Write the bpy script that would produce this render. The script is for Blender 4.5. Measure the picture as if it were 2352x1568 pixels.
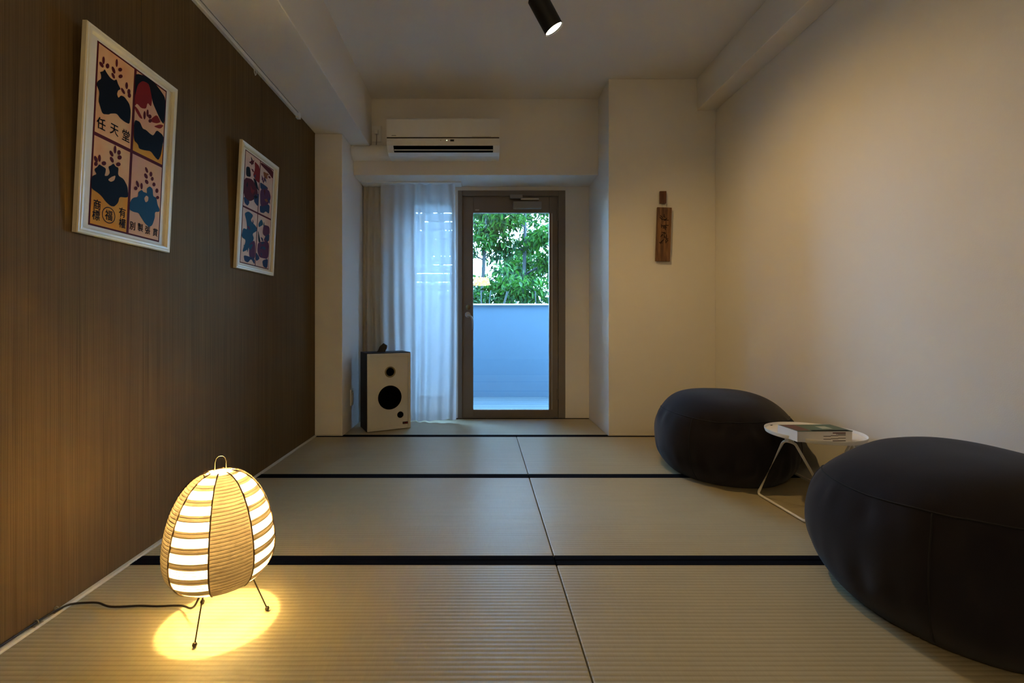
import bpy, bmesh, math, random
from mathutils import Vector, Matrix, noise

# ---------------------------------------------------------------- scene, camera, light
S = bpy.context.scene
COL = S.collection
for o in list(bpy.data.objects):
    bpy.data.objects.remove(o)
S.view_settings.view_transform = 'Standard'
S.view_settings.look = 'None'
S.view_settings.exposure = -0.15
S.view_settings.gamma = 1.0
S.view_settings.use_curve_mapping = False
S.cycles.sample_clamp_indirect = 0.0

cam_data = bpy.data.cameras.new('camera')
cam = bpy.data.objects.new('camera', cam_data)
COL.objects.link(cam)
cam.location = (0, 0, 0.8)
cam.rotation_euler = (math.radians(90), 0, 0)
cam_data.sensor_width = 36
cam_data.lens = 1050 / 2352 * 36
cam_data.shift_x = 71 / 2352
cam_data.shift_y = -43 / 2352
cam_data.clip_start = 0.02
S.camera = cam

world = bpy.data.worlds.new('overcast_sky')
S.world = world
world.use_nodes = True
bg = world.node_tree.nodes['Background']
bg.inputs[0].default_value = (0.29, 0.585, 1.0, 1)
bg.inputs[1].default_value = 48.0

WARM = (1.0, 0.64, 0.24)
LAMP = (1.0, 0.69, 0.25)

def portal(name, x0, x1, z0, z1, y):
    l = bpy.data.lights.new(name, 'AREA')
    l.shape = 'RECTANGLE'
    l.size = x1 - x0
    l.size_y = z1 - z0
    l.cycles.is_portal = True
    o = bpy.data.objects.new(name, l)
    COL.objects.link(o)
    o.location = ((x0 + x1) / 2, y, (z0 + z1) / 2)
    o.rotation_euler = (math.radians(-90), 0, 0)

portal('door_portal', -0.06, 0.57, 0.05, 1.73, 4.10)
portal('window_portal', -0.58, -0.22, 0.2, 1.83, 4.10)

# room measures (metres); the camera stands at x 0, y 0 and looks along +y
XL, XR = -1.18, 1.665          # side walls
YB = 3.836                     # back wall with the door
YC = 3.243                     # front faces of the two columns
YL = 3.53                      # front of the lintel beam
XA, XD = -0.985, 0.905         # alcove sides
ZC = 2.53                      # ceiling
ZL = 1.94                      # underside of lintel beam
YF = -2.3                      # wall behind the camera

# ---------------------------------------------------------------- helpers
def mesh_obj(name, verts, faces, mat=None, parent=None, smooth=False):
    me = bpy.data.meshes.new(name)
    me.from_pydata([tuple(v) for v in verts], [], faces)
    me.update()
    return link(name, me, mat, parent, smooth)

def link(name, me, mat=None, parent=None, smooth=False):
    if mat is not None:
        me.materials.clear()
        me.materials.append(mat)
    if smooth:
        for p in me.polygons:
            p.use_smooth = True
    o = bpy.data.objects.new(name, me)
    COL.objects.link(o)
    if parent is not None:
        o.parent = parent
    return o

def empty(name, loc=(0, 0, 0), rz=0.0):
    o = bpy.data.objects.new(name, None)
    o.empty_display_size = 0.05
    COL.objects.link(o)
    o.location = loc
    o.rotation_euler = (0, 0, rz)
    return o

def tag(o, label=None, cat=None, group=None, kind=None):
    if label: o['label'] = label
    if cat: o['category'] = cat
    if group: o['group'] = group
    if kind: o['kind'] = kind
    return o

class MB:
    """collects shapes for ONE mesh object"""
    def __init__(s):
        s.bm = bmesh.new()
    def box(s, x0, x1, y0, y1, z0, z1, bevel=0.0, seg=2, M=None):
        r = bmesh.ops.create_cube(s.bm, size=1.0)
        vs = r['verts']
        for v in vs:
            v.co = Vector(((x0 + x1) / 2 + v.co.x * (x1 - x0), (y0 + y1) / 2 + v.co.y * (y1 - y0), (z0 + z1) / 2 + v.co.z * (z1 - z0)))
        if bevel:
            es = list({e for v in vs for e in v.link_edges})
            rr = bmesh.ops.bevel(s.bm, geom=es, offset=bevel, segments=seg, affect='EDGES', profile=0.6)
            vs = list({v for f in rr['faces'] for v in f.verts} | {v for v in vs if v.is_valid})
        if M is not None:
            for v in vs: v.co = M @ v.co
        return s
    def tube(s, pts, r, n=10, closed=False, cap=True):
        pts = [Vector(p) for p in pts]
        rs = r if isinstance(r, (list, tuple)) else [r] * len(pts)
        rings = []
        N = len(pts)
        up = None
        for i, p in enumerate(pts):
            if closed:
                t = (pts[(i + 1) % N] - pts[i - 1])
            else:
                t = pts[min(i + 1, N - 1)] - pts[max(i - 1, 0)]
            t.normalize()
            if up is None:
                up = Vector((0, 0, 1)) if abs(t.z) < 0.9 else Vector((1, 0, 0))
            a = up - t * up.dot(t)
            if a.length < 1e-5:
                a = t.orthogonal()
            a.normalize()
            up = a
            b = t.cross(a)
            rings.append([s.bm.verts.new(p + rs[i] * (math.cos(2 * math.pi * k / n) * a + math.sin(2 * math.pi * k / n) * b)) for k in range(n)])
        for i in range(N if closed else N - 1):
            A, B = rings[i], rings[(i + 1) % N]
            for k in range(n):
                s.bm.faces.new((A[k], A[(k + 1) % n], B[(k + 1) % n], B[k]))
        if cap and not closed:
            s.bm.faces.new(rings[0][::-1]); s.bm.faces.new(rings[-1])
        return s
    def lathe(s, prof, n=32, M=None, a0=0.0, a1=2 * math.pi):
        full = abs(a1 - a0 - 2 * math.pi) < 1e-6
        cols = n if full else n + 1
        rows = []
        for (r, z) in prof:
            if r < 1e-6 and full:
                v = s.bm.verts.new((0, 0, z)); rows.append([v] * cols)
            else:
                rows.append([s.bm.verts.new((r * math.cos(a0 + (a1 - a0) * k / n), r * math.sin(a0 + (a1 - a0) * k / n), z)) for k in range(cols)])
        allv = {v for row in rows for v in row}
        for i in range(len(rows) - 1):
            for k in range(n):
                q = [rows[i][k], rows[i][(k + 1) % cols], rows[i + 1][(k + 1) % cols], rows[i + 1][k]]
                u = []
                for v in q:
                    if v not in u: u.append(v)
                if len(u) > 2:
                    try: s.bm.faces.new(u)
                    except ValueError: pass
        if M is not None:
            for v in allv: v.co = M @ v.co
        return s
    def prism(s, poly, d0, d1, f):
        """poly: 2-d outline, f(a, b, d) -> point; extruded from d0 to d1"""
        A = [s.bm.verts.new(f(a, b, d0)) for a, b in poly]
        B = [s.bm.verts.new(f(a, b, d1)) for a, b in poly]
        n = len(poly)
        s.bm.faces.new(A[::-1]); s.bm.faces.new(B)
        for i in range(n):
            s.bm.faces.new((A[i], A[(i + 1) % n], B[(i + 1) % n], B[i]))
        return s
    def build(s, name, mat, parent=None, smooth=False, angle=None):
        bmesh.ops.recalc_face_normals(s.bm, faces=s.bm.faces[:])
        me = bpy.data.meshes.new(name)
        s.bm.to_mesh(me)
        s.bm.free()
        o = link(name, me, mat, parent, smooth)
        if smooth and angle:
            me.set_sharp_from_angle(angle=math.radians(angle))
        return o

# ---------------------------------------------------------------- materials (all procedural)
class NT:
    def __init__(s, name):
        m = bpy.data.materials.new(name)
        m.use_nodes = True
        s.m, s.t = m, m.node_tree
        s.t.nodes.clear()
        s.out = s.t.nodes.new('ShaderNodeOutputMaterial')
    def n(s, kind, **kw):
        nd = s.t.nodes.new(kind)
        for k, v in kw.items():
            if k.startswith('i_'):
                key = k[2:]
                nd.inputs[int(key) if key.isdigit() else key].default_value = v
            else:
                setattr(nd, k, v)
        return nd
    def l(s, a, b): s.t.links.new(a, b)

def rgba(c): return (c[0], c[1], c[2], 1)

def mat(name, base, rough=0.6, metal=0.0, bump=None, var=None, spec=0.4, emit=None, stretch=None, coat=0.0, sheen=0.0):
    T = NT(name)
    p = T.n('ShaderNodeBsdfPrincipled')
    p.inputs['Base Color'].default_value = rgba(base)
    p.inputs['Roughness'].default_value = rough
    p.inputs['Metallic'].default_value = metal
    p.inputs['Specular IOR Level'].default_value = spec
    p.inputs['Coat Weight'].default_value = coat
    p.inputs['Sheen Weight'].default_value = sheen
    if emit:
        p.inputs['Emission Color'].default_value = rgba(emit[0]); p.inputs['Emission Strength'].default_value = emit[1]
    T.l(p.outputs[0], T.out.inputs[0])
    if bump or var:
        co = T.n('ShaderNodeTexCoord')
        src = co.outputs['Object']
        if stretch:
            mp = T.n('ShaderNodeMapping'); mp.inputs['Scale'].default_value = stretch
            T.l(src, mp.inputs[0]); src = mp.outputs[0]
        if bump:
            nz = T.n('ShaderNodeTexNoise', i_Scale=bump[0], i_Detail=3.0)
            T.l(src, nz.inputs['Vector'])
            bp = T.n('ShaderNodeBump', i_Strength=bump[1], i_Distance=bump[2] if len(bump) > 2 else 0.002)
            T.l(nz.outputs['Fac'], bp.inputs['Height']); T.l(bp.outputs[0], p.inputs['Normal'])
        if var:
            nz = T.n('ShaderNodeTexNoise', i_Scale=var[0], i_Detail=4.0)
            T.l(src, nz.inputs['Vector'])
            rp = T.n('ShaderNodeValToRGB')
            rp.color_ramp.elements[0].position = 0.3; rp.color_ramp.elements[1].position = 0.7
            rp.color_ramp.elements[0].color = rgba(base); rp.color_ramp.elements[1].color = rgba(var[1])
            T.l(nz.outputs['Fac'], rp.inputs[0]); T.l(rp.outputs[0], p.inputs['Base Color'])
    return T.m

def tatami_mat_material():
    T = NT('woven_rush')
    co = T.n('ShaderNodeTexCoord')
    sp = T.n('ShaderNodeSeparateXYZ'); T.l(co.outputs['Object'], sp.inputs[0])
    k = T.n('ShaderNodeMath', operation='MULTIPLY', i_1=2 * math.pi / 0.0150); T.l(sp.outputs['Y'], k.inputs[0])
    sn = T.n('ShaderNodeMath', operation='SINE'); T.l(k.outputs[0], sn.inputs[0])
    ab = T.n('ShaderNodeMapRange', i_1=-1.0, i_2=1.0); T.l(sn.outputs[0], ab.inputs[0])
    # fine rushes across each rib
    mp = T.n('ShaderNodeMapping'); mp.inputs['Scale'].default_value = (620, 30, 30)
    T.l(co.outputs['Object'], mp.inputs[0])
    nz = T.n('ShaderNodeTexNoise', i_Scale=1.0, i_Detail=2.0); T.l(mp.outputs[0], nz.inputs['Vector'])
    mp2 = T.n('ShaderNodeMapping'); mp2.inputs['Scale'].default_value = (4, 50, 4)
    T.l(co.outputs['Object'], mp2.inputs[0])
    nz2 = T.n('ShaderNodeTexNoise', i_Scale=1.0, i_Detail=3.0); T.l(mp2.outputs[0], nz2.inputs['Vector'])
    rp = T.n('ShaderNodeValToRGB')
    e = rp.color_ramp.elements
    e[0].position = 0.0; e[0].color = (0.345, 0.292, 0.178, 1)
    e[1].position = 0.42; e[1].color = (0.44, 0.378, 0.243, 1)
    T.l(ab.outputs[0], rp.inputs[0])
    mx = T.n('ShaderNodeMix', data_type='RGBA', blend_type='MULTIPLY'); mx.inputs['Factor'].default_value = 0.3
    r2 = T.n('ShaderNodeValToRGB')
    r2.color_ramp.elements[0].position = 0.3; r2.color_ramp.elements[0].color = (0.62, 0.6, 0.55, 1)
    r2.color_ramp.elements[1].position = 0.7; r2.color_ramp.elements[1].color = (1.1, 1.1, 1.05, 1)
    ad = T.n('ShaderNodeMath', operation='ADD'); ad.use_clamp = False
    hv = T.n('ShaderNodeMath', operation='MULTIPLY', i_1=0.5)
    T.l(nz.outputs['Fac'], ad.inputs[0]); T.l(nz2.outputs['Fac'], ad.inputs[1]); T.l(ad.outputs[0], hv.inputs[0])
    T.l(hv.outputs[0], r2.inputs[0])
    T.l(rp.outputs[0], mx.inputs['A']); T.l(r2.outputs[0], mx.inputs['B'])
    p = T.n('ShaderNodeBsdfPrincipled'); p.inputs['Roughness'].default_value = 0.42; p.inputs['Specular IOR Level'].default_value = 0.5
    T.l(mx.outputs['Result'], p.inputs['Base Color'])
    bp = T.n('ShaderNodeBump', i_Strength=0.35, i_Distance=0.0016); T.l(ab.outputs[0], bp.inputs['Height'])
    T.l(bp.outputs[0], p.inputs['Normal']); T.l(p.outputs[0], T.out.inputs[0])
    return T.m

def striated_paper():
    T = NT('striated_brown_wallpaper')
    co = T.n('ShaderNodeTexCoord')
    def nz(sc, detail):
        mp = T.n('ShaderNodeMapping'); mp.inputs['Scale'].default_value = sc
        T.l(co.outputs['Object'], mp.inputs[0])
        q = T.n('ShaderNodeTexNoise', i_Scale=1.0, i_Detail=detail); T.l(mp.outputs[0], q.inputs['Vector'])
        return q.outputs['Fac']
    a = nz((1, 480, 2.2), 2.0)
    b = nz((1, 60, 0.8), 2.0)
    c = nz((300, 700, 700), 1.0)
    ad = T.n('ShaderNodeMath', operation='MULTIPLY_ADD', i_1=0.65); T.l(a, ad.inputs[0])
    k = T.n('ShaderNodeMath', operation='MULTIPLY', i_1=0.25); T.l(b, k.inputs[0]); T.l(k.outputs[0], ad.inputs[2])
    k2 = T.n('ShaderNodeMath', operation='MULTIPLY_ADD', i_1=0.12); T.l(c, k2.inputs[0]); T.l(ad.outputs[0], k2.inputs[2])
    rp = T.n('ShaderNodeValToRGB'); e = rp.color_ramp.elements
    e[0].position = 0.34; e[0].color = (0.084, 0.051, 0.023, 1)
    e[1].position = 0.72; e[1].color = (0.177, 0.113, 0.050, 1)
    T.l(k2.outputs[0], rp.inputs[0])
    p = T.n('ShaderNodeBsdfPrincipled'); p.inputs['Roughness'].default_value = 0.8; p.inputs['Specular IOR Level'].default_value = 0.08
    T.l(rp.outputs[0], p.inputs['Base Color'])
    bp = T.n('ShaderNodeBump', i_Strength=0.25, i_Distance=0.001); T.l(k2.outputs[0], bp.inputs['Height'])
    T.l(bp.outputs[0], p.inputs['Normal']); T.l(p.outputs[0], T.out.inputs[0])
    return T.m

def paper(name, dif, trans, f=0.55):
    T = NT(name)
    co = T.n('ShaderNodeTexCoord')
    nz = T.n('ShaderNodeTexNoise', i_Scale=70.0, i_Detail=5.0); T.l(co.outputs['Object'], nz.inputs['Vector'])
    rp = T.n('ShaderNodeValToRGB')
    rp.color_ramp.elements[0].position = 0.3; rp.color_ramp.elements[0].color = rgba([c * 0.72 for c in trans])
    rp.color_ramp.elements[1].position = 0.65; rp.color_ramp.elements[1].color = rgba(trans)
    T.l(nz.outputs['Fac'], rp.inputs[0])
    d = T.n('ShaderNodeBsdfDiffuse', i_Color=rgba(dif)); t = T.n('ShaderNodeBsdfTranslucent')
    T.l(rp.outputs[0], t.inputs[0])
    m = T.n('ShaderNodeMixShader', i_0=f); T.l(d.outputs[0], m.inputs[1]); T.l(t.outputs[0], m.inputs[2]); T.l(m.outputs[0], T.out.inputs[0])
    return T.m

def sheer_cloth(name, col, open_=0.3, tr=0.55):
    T = NT(name)
    d = T.n('ShaderNodeBsdfDiffuse', i_Color=rgba(col)); t = T.n('ShaderNodeBsdfTranslucent', i_Color=rgba(col))
    m = T.n('ShaderNodeMixShader', i_0=tr); T.l(d.outputs[0], m.inputs[1]); T.l(t.outputs[0], m.inputs[2])
    if open_ > 0:
        tp = T.n('ShaderNodeBsdfTransparent'); m2 = T.n('ShaderNodeMixShader', i_0=open_)
        T.l(m.outputs[0], m2.inputs[1]); T.l(tp.outputs[0], m2.inputs[2]); T.l(m2.outputs[0], T.out.inputs[0])
    else:
        T.l(m.outputs[0], T.out.inputs[0])
    return T.m

def pane_glass():
    T = NT('window_glass')
    tp = T.n('ShaderNodeBsdfTransparent', i_Color=(0.95, 0.98, 0.97, 1)); g = T.n('ShaderNodeBsdfGlossy', i_Roughness=0.0)
    fr = T.n('ShaderNodeFresnel', i_IOR=1.5)
    m = T.n('ShaderNodeMixShader'); T.l(fr.outputs[0], m.inputs[0]); T.l(tp.outputs[0], m.inputs[1]); T.l(g.outputs[0], m.inputs[2]); T.l(m.outputs[0], T.out.inputs[0])
    return T.m

def leaf_material(name, a, b):
    T = NT(name)
    co = T.n('ShaderNodeTexCoord')
    nz = T.n('ShaderNodeTexNoise', i_Scale=14.0, i_Detail=4.0); T.l(co.outputs['Object'], nz.inputs['Vector'])
    rp = T.n('ShaderNodeValToRGB')
    rp.color_ramp.elements[0].position = 0.35; rp.color_ramp.elements[0].color = rgba(a)
    rp.color_ramp.elements[1].position = 0.68; rp.color_ramp.elements[1].color = rgba(b)
    T.l(nz.outputs['Fac'], rp.inputs[0])
    p = T.n('ShaderNodeBsdfPrincipled'); p.inputs['Roughness'].default_value = 0.5; p.inputs['Specular IOR Level'].default_value = 0.2
    t = T.n('ShaderNodeBsdfTranslucent')
    T.l(rp.outputs[0], p.inputs['Base Color']); T.l(rp.outputs[0], t.inputs[0])
    m = T.n('ShaderNodeMixShader', i_0=0.4); T.l(p.outputs[0], m.inputs[1]); T.l(t.outputs[0], m.inputs[2]); T.l(m.outputs[0], T.out.inputs[0])
    return T.m

def emission(name, col, st):
    T = NT(name)
    e = T.n('ShaderNodeEmission', i_Color=rgba(col), i_Strength=st); T.l(e.outputs[0], T.out.inputs[0])
    return T.m

def wood(name, a, b, sc=(30, 30, 2.5), rough=0.5):
    T = NT(name)
    co = T.n('ShaderNodeTexCoord'); mp = T.n('ShaderNodeMapping'); mp.inputs['Scale'].default_value = sc
    T.l(co.outputs['Object'], mp.inputs[0])
    nz = T.n('ShaderNodeTexNoise', i_Scale=1.0, i_Detail=5.0, i_Distortion=0.7); T.l(mp.outputs[0], nz.inputs['Vector'])
    rp = T.n('ShaderNodeValToRGB')
    rp.color_ramp.elements[0].position = 0.35; rp.color_ramp.elements[0].color = rgba(a)
    rp.color_ramp.elements[1].position = 0.68; rp.color_ramp.elements[1].color = rgba(b)
    T.l(nz.outputs['Fac'], rp.inputs[0])
    p = T.n('ShaderNodeBsdfPrincipled'); p.inputs['Roughness'].default_value = rough
    T.l(rp.outputs[0], p.inputs['Base Color'])
    bp = T.n('ShaderNodeBump', i_Strength=0.3, i_Distance=0.001); T.l(nz.outputs['Fac'], bp.inputs['Height']); T.l(bp.outputs[0], p.inputs['Normal'])
    T.l(p.outputs[0], T.out.inputs[0])
    return T.m

def print_paper():
    """peach card ground that turns to orange and pink in soft printed patches"""
    T = NT('printed_peach_ground')
    co = T.n('ShaderNodeTexCoord')
    nz = T.n('ShaderNodeTexNoise', i_Scale=11.0, i_Detail=4.0); T.l(co.outputs['Object'], nz.inputs['Vector'])
    rp = T.n('ShaderNodeValToRGB'); e = rp.color_ramp.elements
    e[0].position = 0.3; e[0].color = (0.70, 0.31, 0.13, 1)
    e[1].position = 0.7; e[1].color = (0.74, 0.46, 0.22, 1)
    T.l(nz.outputs['Fac'], rp.inputs[0])
    p = T.n('ShaderNodeBsdfPrincipled'); p.inputs['Roughness'].default_value = 0.7; p.inputs['Specular IOR Level'].default_value = 0.1
    T.l(rp.outputs[0], p.inputs['Base Color']); T.l(p.outputs[0], T.out.inputs[0])
    return T.m

M = dict(
    wall=mat('cream_wallpaper', (0.74, 0.71, 0.66), 0.85, bump=(260, 0.25, 0.0012), spec=0.2),
    ceil=mat('ceiling_paper', (0.72, 0.69, 0.65), 0.9, bump=(200, 0.2, 0.001), spec=0.2),
    brown=striated_paper(),
    tatami=tatami_mat_material(),
    border=mat('black_cloth_border', (0.004, 0.004, 0.007), 0.9, bump=(900, 0.3, 0.0006), spec=0.04),
    white=mat('white_paint', (0.78, 0.76, 0.72), 0.45),
    strip=mat('pale_trim_strip', (0.66, 0.61, 0.53), 0.5),
    plastic=mat('white_plastic', (0.76, 0.75, 0.72), 0.35),
    black=mat('matt_black', (0.006, 0.006, 0.007), 0.5),
    pit=mat('dark_opening', (0.002, 0.002, 0.002), 0.9, spec=0.0),
    bag=mat('charcoal_cotton', (0.0105, 0.0088, 0.0125), 0.95, bump=(700, 0.35, 0.0008), spec=0.15, sheen=0.12),
    seam=mat('charcoal_thread', (0.008, 0.008, 0.010), 0.9),
    frame=mat('cream_painted_wood', (0.72, 0.66, 0.50), 0.4, bump=(60, 0.1, 0.0005)),
    passe=mat('ivory_mount_board', (0.74, 0.68, 0.56), 0.8),
    ground=print_paper(),
    orange=mat('printed_orange', (0.66, 0.23, 0.015), 0.7, spec=0.08, var=(14, (0.60, 0.29, 0.04))),
    pink=mat('printed_pink', (0.66, 0.33, 0.22), 0.7, spec=0.08, var=(12, (0.64, 0.36, 0.16))),
    maroon=mat('printed_maroon', (0.085, 0.008, 0.010), 0.7, spec=0.08),
    red=mat('printed_red', (0.20, 0.012, 0.008), 0.7, spec=0.08),
    ink=mat('printed_black', (0.004, 0.004, 0.005), 0.7, spec=0.08),
    navy=mat('printed_navy', (0.020, 0.038, 0.085), 0.7, spec=0.08),
    teal=mat('printed_teal', (0.015, 0.065, 0.110), 0.7, spec=0.08),
    plum=mat('printed_plum', (0.085, 0.024, 0.060), 0.7, spec=0.08),
    rust=mat('printed_rust', (0.25, 0.08, 0.02), 0.7, spec=0.08),
    sand=mat('printed_sand', (0.62, 0.36, 0.27), 0.7, spec=0.08, var=(20, (0.66, 0.48, 0.36))),
    darkframe=mat('bronze_aluminium', (0.175, 0.146, 0.118), 0.45, metal=0.1),
    metal=mat('brushed_steel', (0.42, 0.40, 0.37), 0.32, metal=0.9),
    closer=mat('grey_enamel', (0.24, 0.23, 0.22), 0.5),
    wire=mat('dark_bronze_wire', (0.05, 0.035, 0.022), 0.4, metal=0.6),
    cord=mat('dark_brown_cord', (0.018, 0.012, 0.008), 0.5),
    washi=paper('white_paper', (0.80, 0.76, 0.66), (0.92, 0.86, 0.72), 0.70),
    brownpaper=paper('brown_paper', (0.34, 0.25, 0.17), (0.044, 0.036, 0.030), 0.62),
    rib=mat('bamboo_rib', (0.10, 0.055, 0.022), 0.7),
    sheer=sheer_cloth('sheer_white_voile', (0.76, 0.77, 0.78), 0.20, 0.5),
    cream=sheer_cloth('cream_curtain_cloth', (0.60, 0.54, 0.42), 0.0, 0.25),
    glass=pane_glass(),
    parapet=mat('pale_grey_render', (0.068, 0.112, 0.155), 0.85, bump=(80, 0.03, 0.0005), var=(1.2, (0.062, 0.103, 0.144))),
    coping=mat('white_coping', (0.5, 0.5, 0.5), 0.6),
    deck=wood('grey_green_decking', (0.022, 0.036, 0.045), (0.030, 0.046, 0.055), (2.5, 40, 40), 0.6),
    soil=mat('garden_soil', (0.10, 0.085, 0.06), 0.95, var=(2, (0.07, 0.10, 0.04))),
    bark=mat('grey_bark', (0.030, 0.034, 0.034), 0.9, bump=(40, 0.8, 0.01)),
    leaf=leaf_material('broad_green_leaf', (0.0015, 0.020, 0.006), (0.045, 0.150, 0.012)),
    leaf2=leaf_material('blue_green_leaf', (0.0015, 0.016, 0.008), (0.024, 0.092, 0.018)),
    darkwood=wood('weathered_brown_wood', (0.085, 0.032, 0.010), (0.24, 0.115, 0.038), (55, 55, 6)),
    darkwood2=wood('dark_red_brown_wood', (0.08, 0.026, 0.012), (0.15, 0.055, 0.024), (55, 55, 6)),
    carve=mat('blackened_carving', (0.034, 0.014, 0.006), 0.8),
    cabinet=wood('dark_walnut_veneer', (0.006, 0.003, 0.0025), (0.018, 0.008, 0.006), (30, 30, 3), 0.8),
    baffle=mat('ivory_baffle', (0.62, 0.58, 0.49), 0.6),
    cone=mat('black_cone', (0.004, 0.004, 0.004), 0.7),
    brass=mat('brass_ring', (0.23, 0.18, 0.09), 0.4, metal=0.7),
    page=mat('book_pages', (0.72, 0.70, 0.68), 0.8, bump=(600, 0.3, 0.0005), stretch=(0.02, 0.02, 1)),
    cover=mat('green_book_cover', (0.030, 0.10, 0.045), 0.35, var=(9, (0.02, 0.05, 0.03))),
    covpale=mat('pale_cover_print', (0.40, 0.42, 0.30), 0.4),
    covred=mat('dark_red_cover_print', (0.10, 0.02, 0.015), 0.4),
    floorwood=wood('brown_floorboards', (0.10, 0.055, 0.03), (0.18, 0.10, 0.05), (2.0, 30, 30)),
    opal=emission('opal_glass_glow', (1.0, 0.74, 0.40), 22.0),
    lens=emission('spot_lens_glow', (1.0, 0.86, 0.62), 25.0),
    led=emission('status_lamp', (0.75, 1.0, 0.6), 2.0),
    slat=sheer_cloth('frosted_louvre_glass', (0.52, 0.56, 0.58), 0.08, 0.6),
    clear=mat('clear_plastic_clip', (0.30, 0.26, 0.20), 0.2),
)

# ---------------------------------------------------------------- the setting
def struct(name, mb, m, label, cat, parent=None):
    o = mb.build(name, m, parent)
    return tag(o, label, cat, kind='structure')

struct('floor', MB().box(XL - .12, XR + .12, 0.69, YB + 0.14, -0.20, -0.055), M['floorwood'], 'wooden subfloor beneath the tatami mats', 'floor')
struct('floor', MB().box(XL - .12, XR + .12, YF - .1, 0.688, -0.20, 0.0), M['floorwood'], 'brown floorboards behind the tatami area', 'floor')
struct('wall_left', MB().box(XL - .12, XL, YF, YB + .14, -0.05, ZC), M['brown'], 'dark brown striated wallpaper wall carrying two framed prints', 'wall')
struct('wall_right', MB().box(XR, XR + .12, YF, YB + .14, -0.05, ZC), M['wall'], 'plain cream wall behind the two beanbags', 'wall')
struct('wall_front', MB().box(XL - .12, XR + .12, YF - .1, YF, 0.0, ZC), M['wall'], 'plain cream wall behind the viewer', 'wall')
struct('ceiling', MB().box(XL - .12, XR + .12, YF - .1, YB + .14, ZC, ZC + .12), M['ceil'], 'plain off-white papered ceiling', 'ceiling')
# wall with the openings for door and louvre window
DX0, DX1, DZ = -0.194, 0.705, 1.907
WX0, WX1, WZ0, WZ1 = -0.590, -0.222, 0.16, 1.838
wb = MB()
wb.box(XA - .3, WX0, YB, YB + .14, -0.05, ZC)
wb.box(WX0, WX1, YB, YB + .14, -0.05, WZ0)
wb.box(WX0, WX1, YB, YB + .14, WZ1, ZC)
wb.box(WX1, DX0, YB, YB + .14, -0.05, ZC)
wb.box(DX0, DX1, YB, YB + .14, DZ, ZC)
wb.box(DX0, DX1, YB, YB + .14, -0.05, 0.0)
wb.box(DX1, XR, YB, YB + .14, -0.05, ZC)
struct('wall_back', wb, M['wall'], 'cream alcove wall around the glazed balcony door', 'wall')
struct('column_left', MB().box(XL, XA, YC, YB, -0.05, ZC - .39, bevel=0.004), M['wall'], 'narrow cream pillar beside the brown wall', 'pillar')
struct('column_right', MB().box(XD, XR, YC, YB, -0.05, ZC, bevel=0.004), M['wall'], 'wide cream pillar with the wooden plaque', 'pillar')
struct('beam_back', MB().box(XA, XD, YL, YB, ZL, ZC, bevel=0.004), M['wall'], 'cream lintel beam over the alcove, carrying the air conditioner', 'beam')
struct('beam_left', MB().box(XL, -0.845, YF, YL, 2.143, ZC, bevel=0.004), M['wall'], 'boxed cream soffit along the top of the brown wall', 'beam')
struct('beam_right', MB().box(1.53, XR, YF, YC, 2.304, ZC, bevel=0.004), M['wall'], 'shallow cream boxed beam along the top of the right wall', 'beam')
struct('trim_1', MB().box(XL, XL + .016, 0.69, YC, -0.02, 0.004, bevel=0.002), M['strip'], 'pale edging strip between brown wall and tatami', 'trim')
struct('baseboard_right', MB().box(XR - .012, XR, 0.69, YC, -0.02, 0.010, bevel=0.002), M['strip'], 'pale edging strip along the foot of the right wall', 'trim')
struct('trim_2', MB().box(XD + .002, XR - .012, YC - .006, YC, -0.02, 0.009, bevel=0.002), M['strip'], 'thin pale strip at the foot of the right pillar', 'trim')
struct('trim_3', MB().box(XL + .016, XA - .002, YC - .006, YC, -0.02, 0.009, bevel=0.002), M['strip'], 'thin pale strip at the foot of the narrow left pillar', 'trim')

# tatami mats
XJ = 0.249
ROWS = [0.692, 1.540, 2.388, 3.237]
def tatami(x0, x1, y0, y1, label, dz=0.0):
    t = empty('tatami_mat', ((x0 + x1) / 2, (y0 + y1) / 2, -0.055))
    tag(t, label, 'tatami mat', 'tatami mats covering the floor')
    w, d = (x1 - x0) / 2 - .0012, (y1 - y0) / 2 - .0008
    MB().box(-w, w, -d, d, 0.0, 0.055 + dz, bevel=0.004).build('woven_rush_cover', M['tatami'], t)
    for s in (-1, 1):
        ya, yb = sorted((s * (d + .0004), s * (d - .030)))
        MB().box(-w - .0003, w + .0003, ya, yb, 0.001, 0.0562 + dz, bevel=0.003).build('black_border', M['border'], t)
    return t
tatami(XL + .017, XJ, ROWS[0], ROWS[1], 'front tatami mat under the paper lamp, next to the brown wall')
tatami(XJ, XR - .013, ROWS[0], ROWS[1], 'front tatami mat beneath the nearer beanbag', -.0006)
tatami(XL + .017, XJ, ROWS[1], ROWS[2], 'middle-row tatami mat just behind the paper lamp, next to the brown wall')
tatami(XJ, XR - .013, ROWS[1], ROWS[2], 'middle-row tatami mat beneath the white side table', .0005)
tatami(XL + .017, XJ, ROWS[2], ROWS[3] - .002, 'back-row tatami mat in front of the loudspeaker and left pillar')
tatami(XJ, XR - .013, ROWS[2], ROWS[3] - .002, 'back-row tatami mat beneath the farther beanbag')
tatami(XA + .002, XD - .002, ROWS[3] - .002, YB - .002, 'tatami mat filling the alcove in front of the glazed door')

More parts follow.
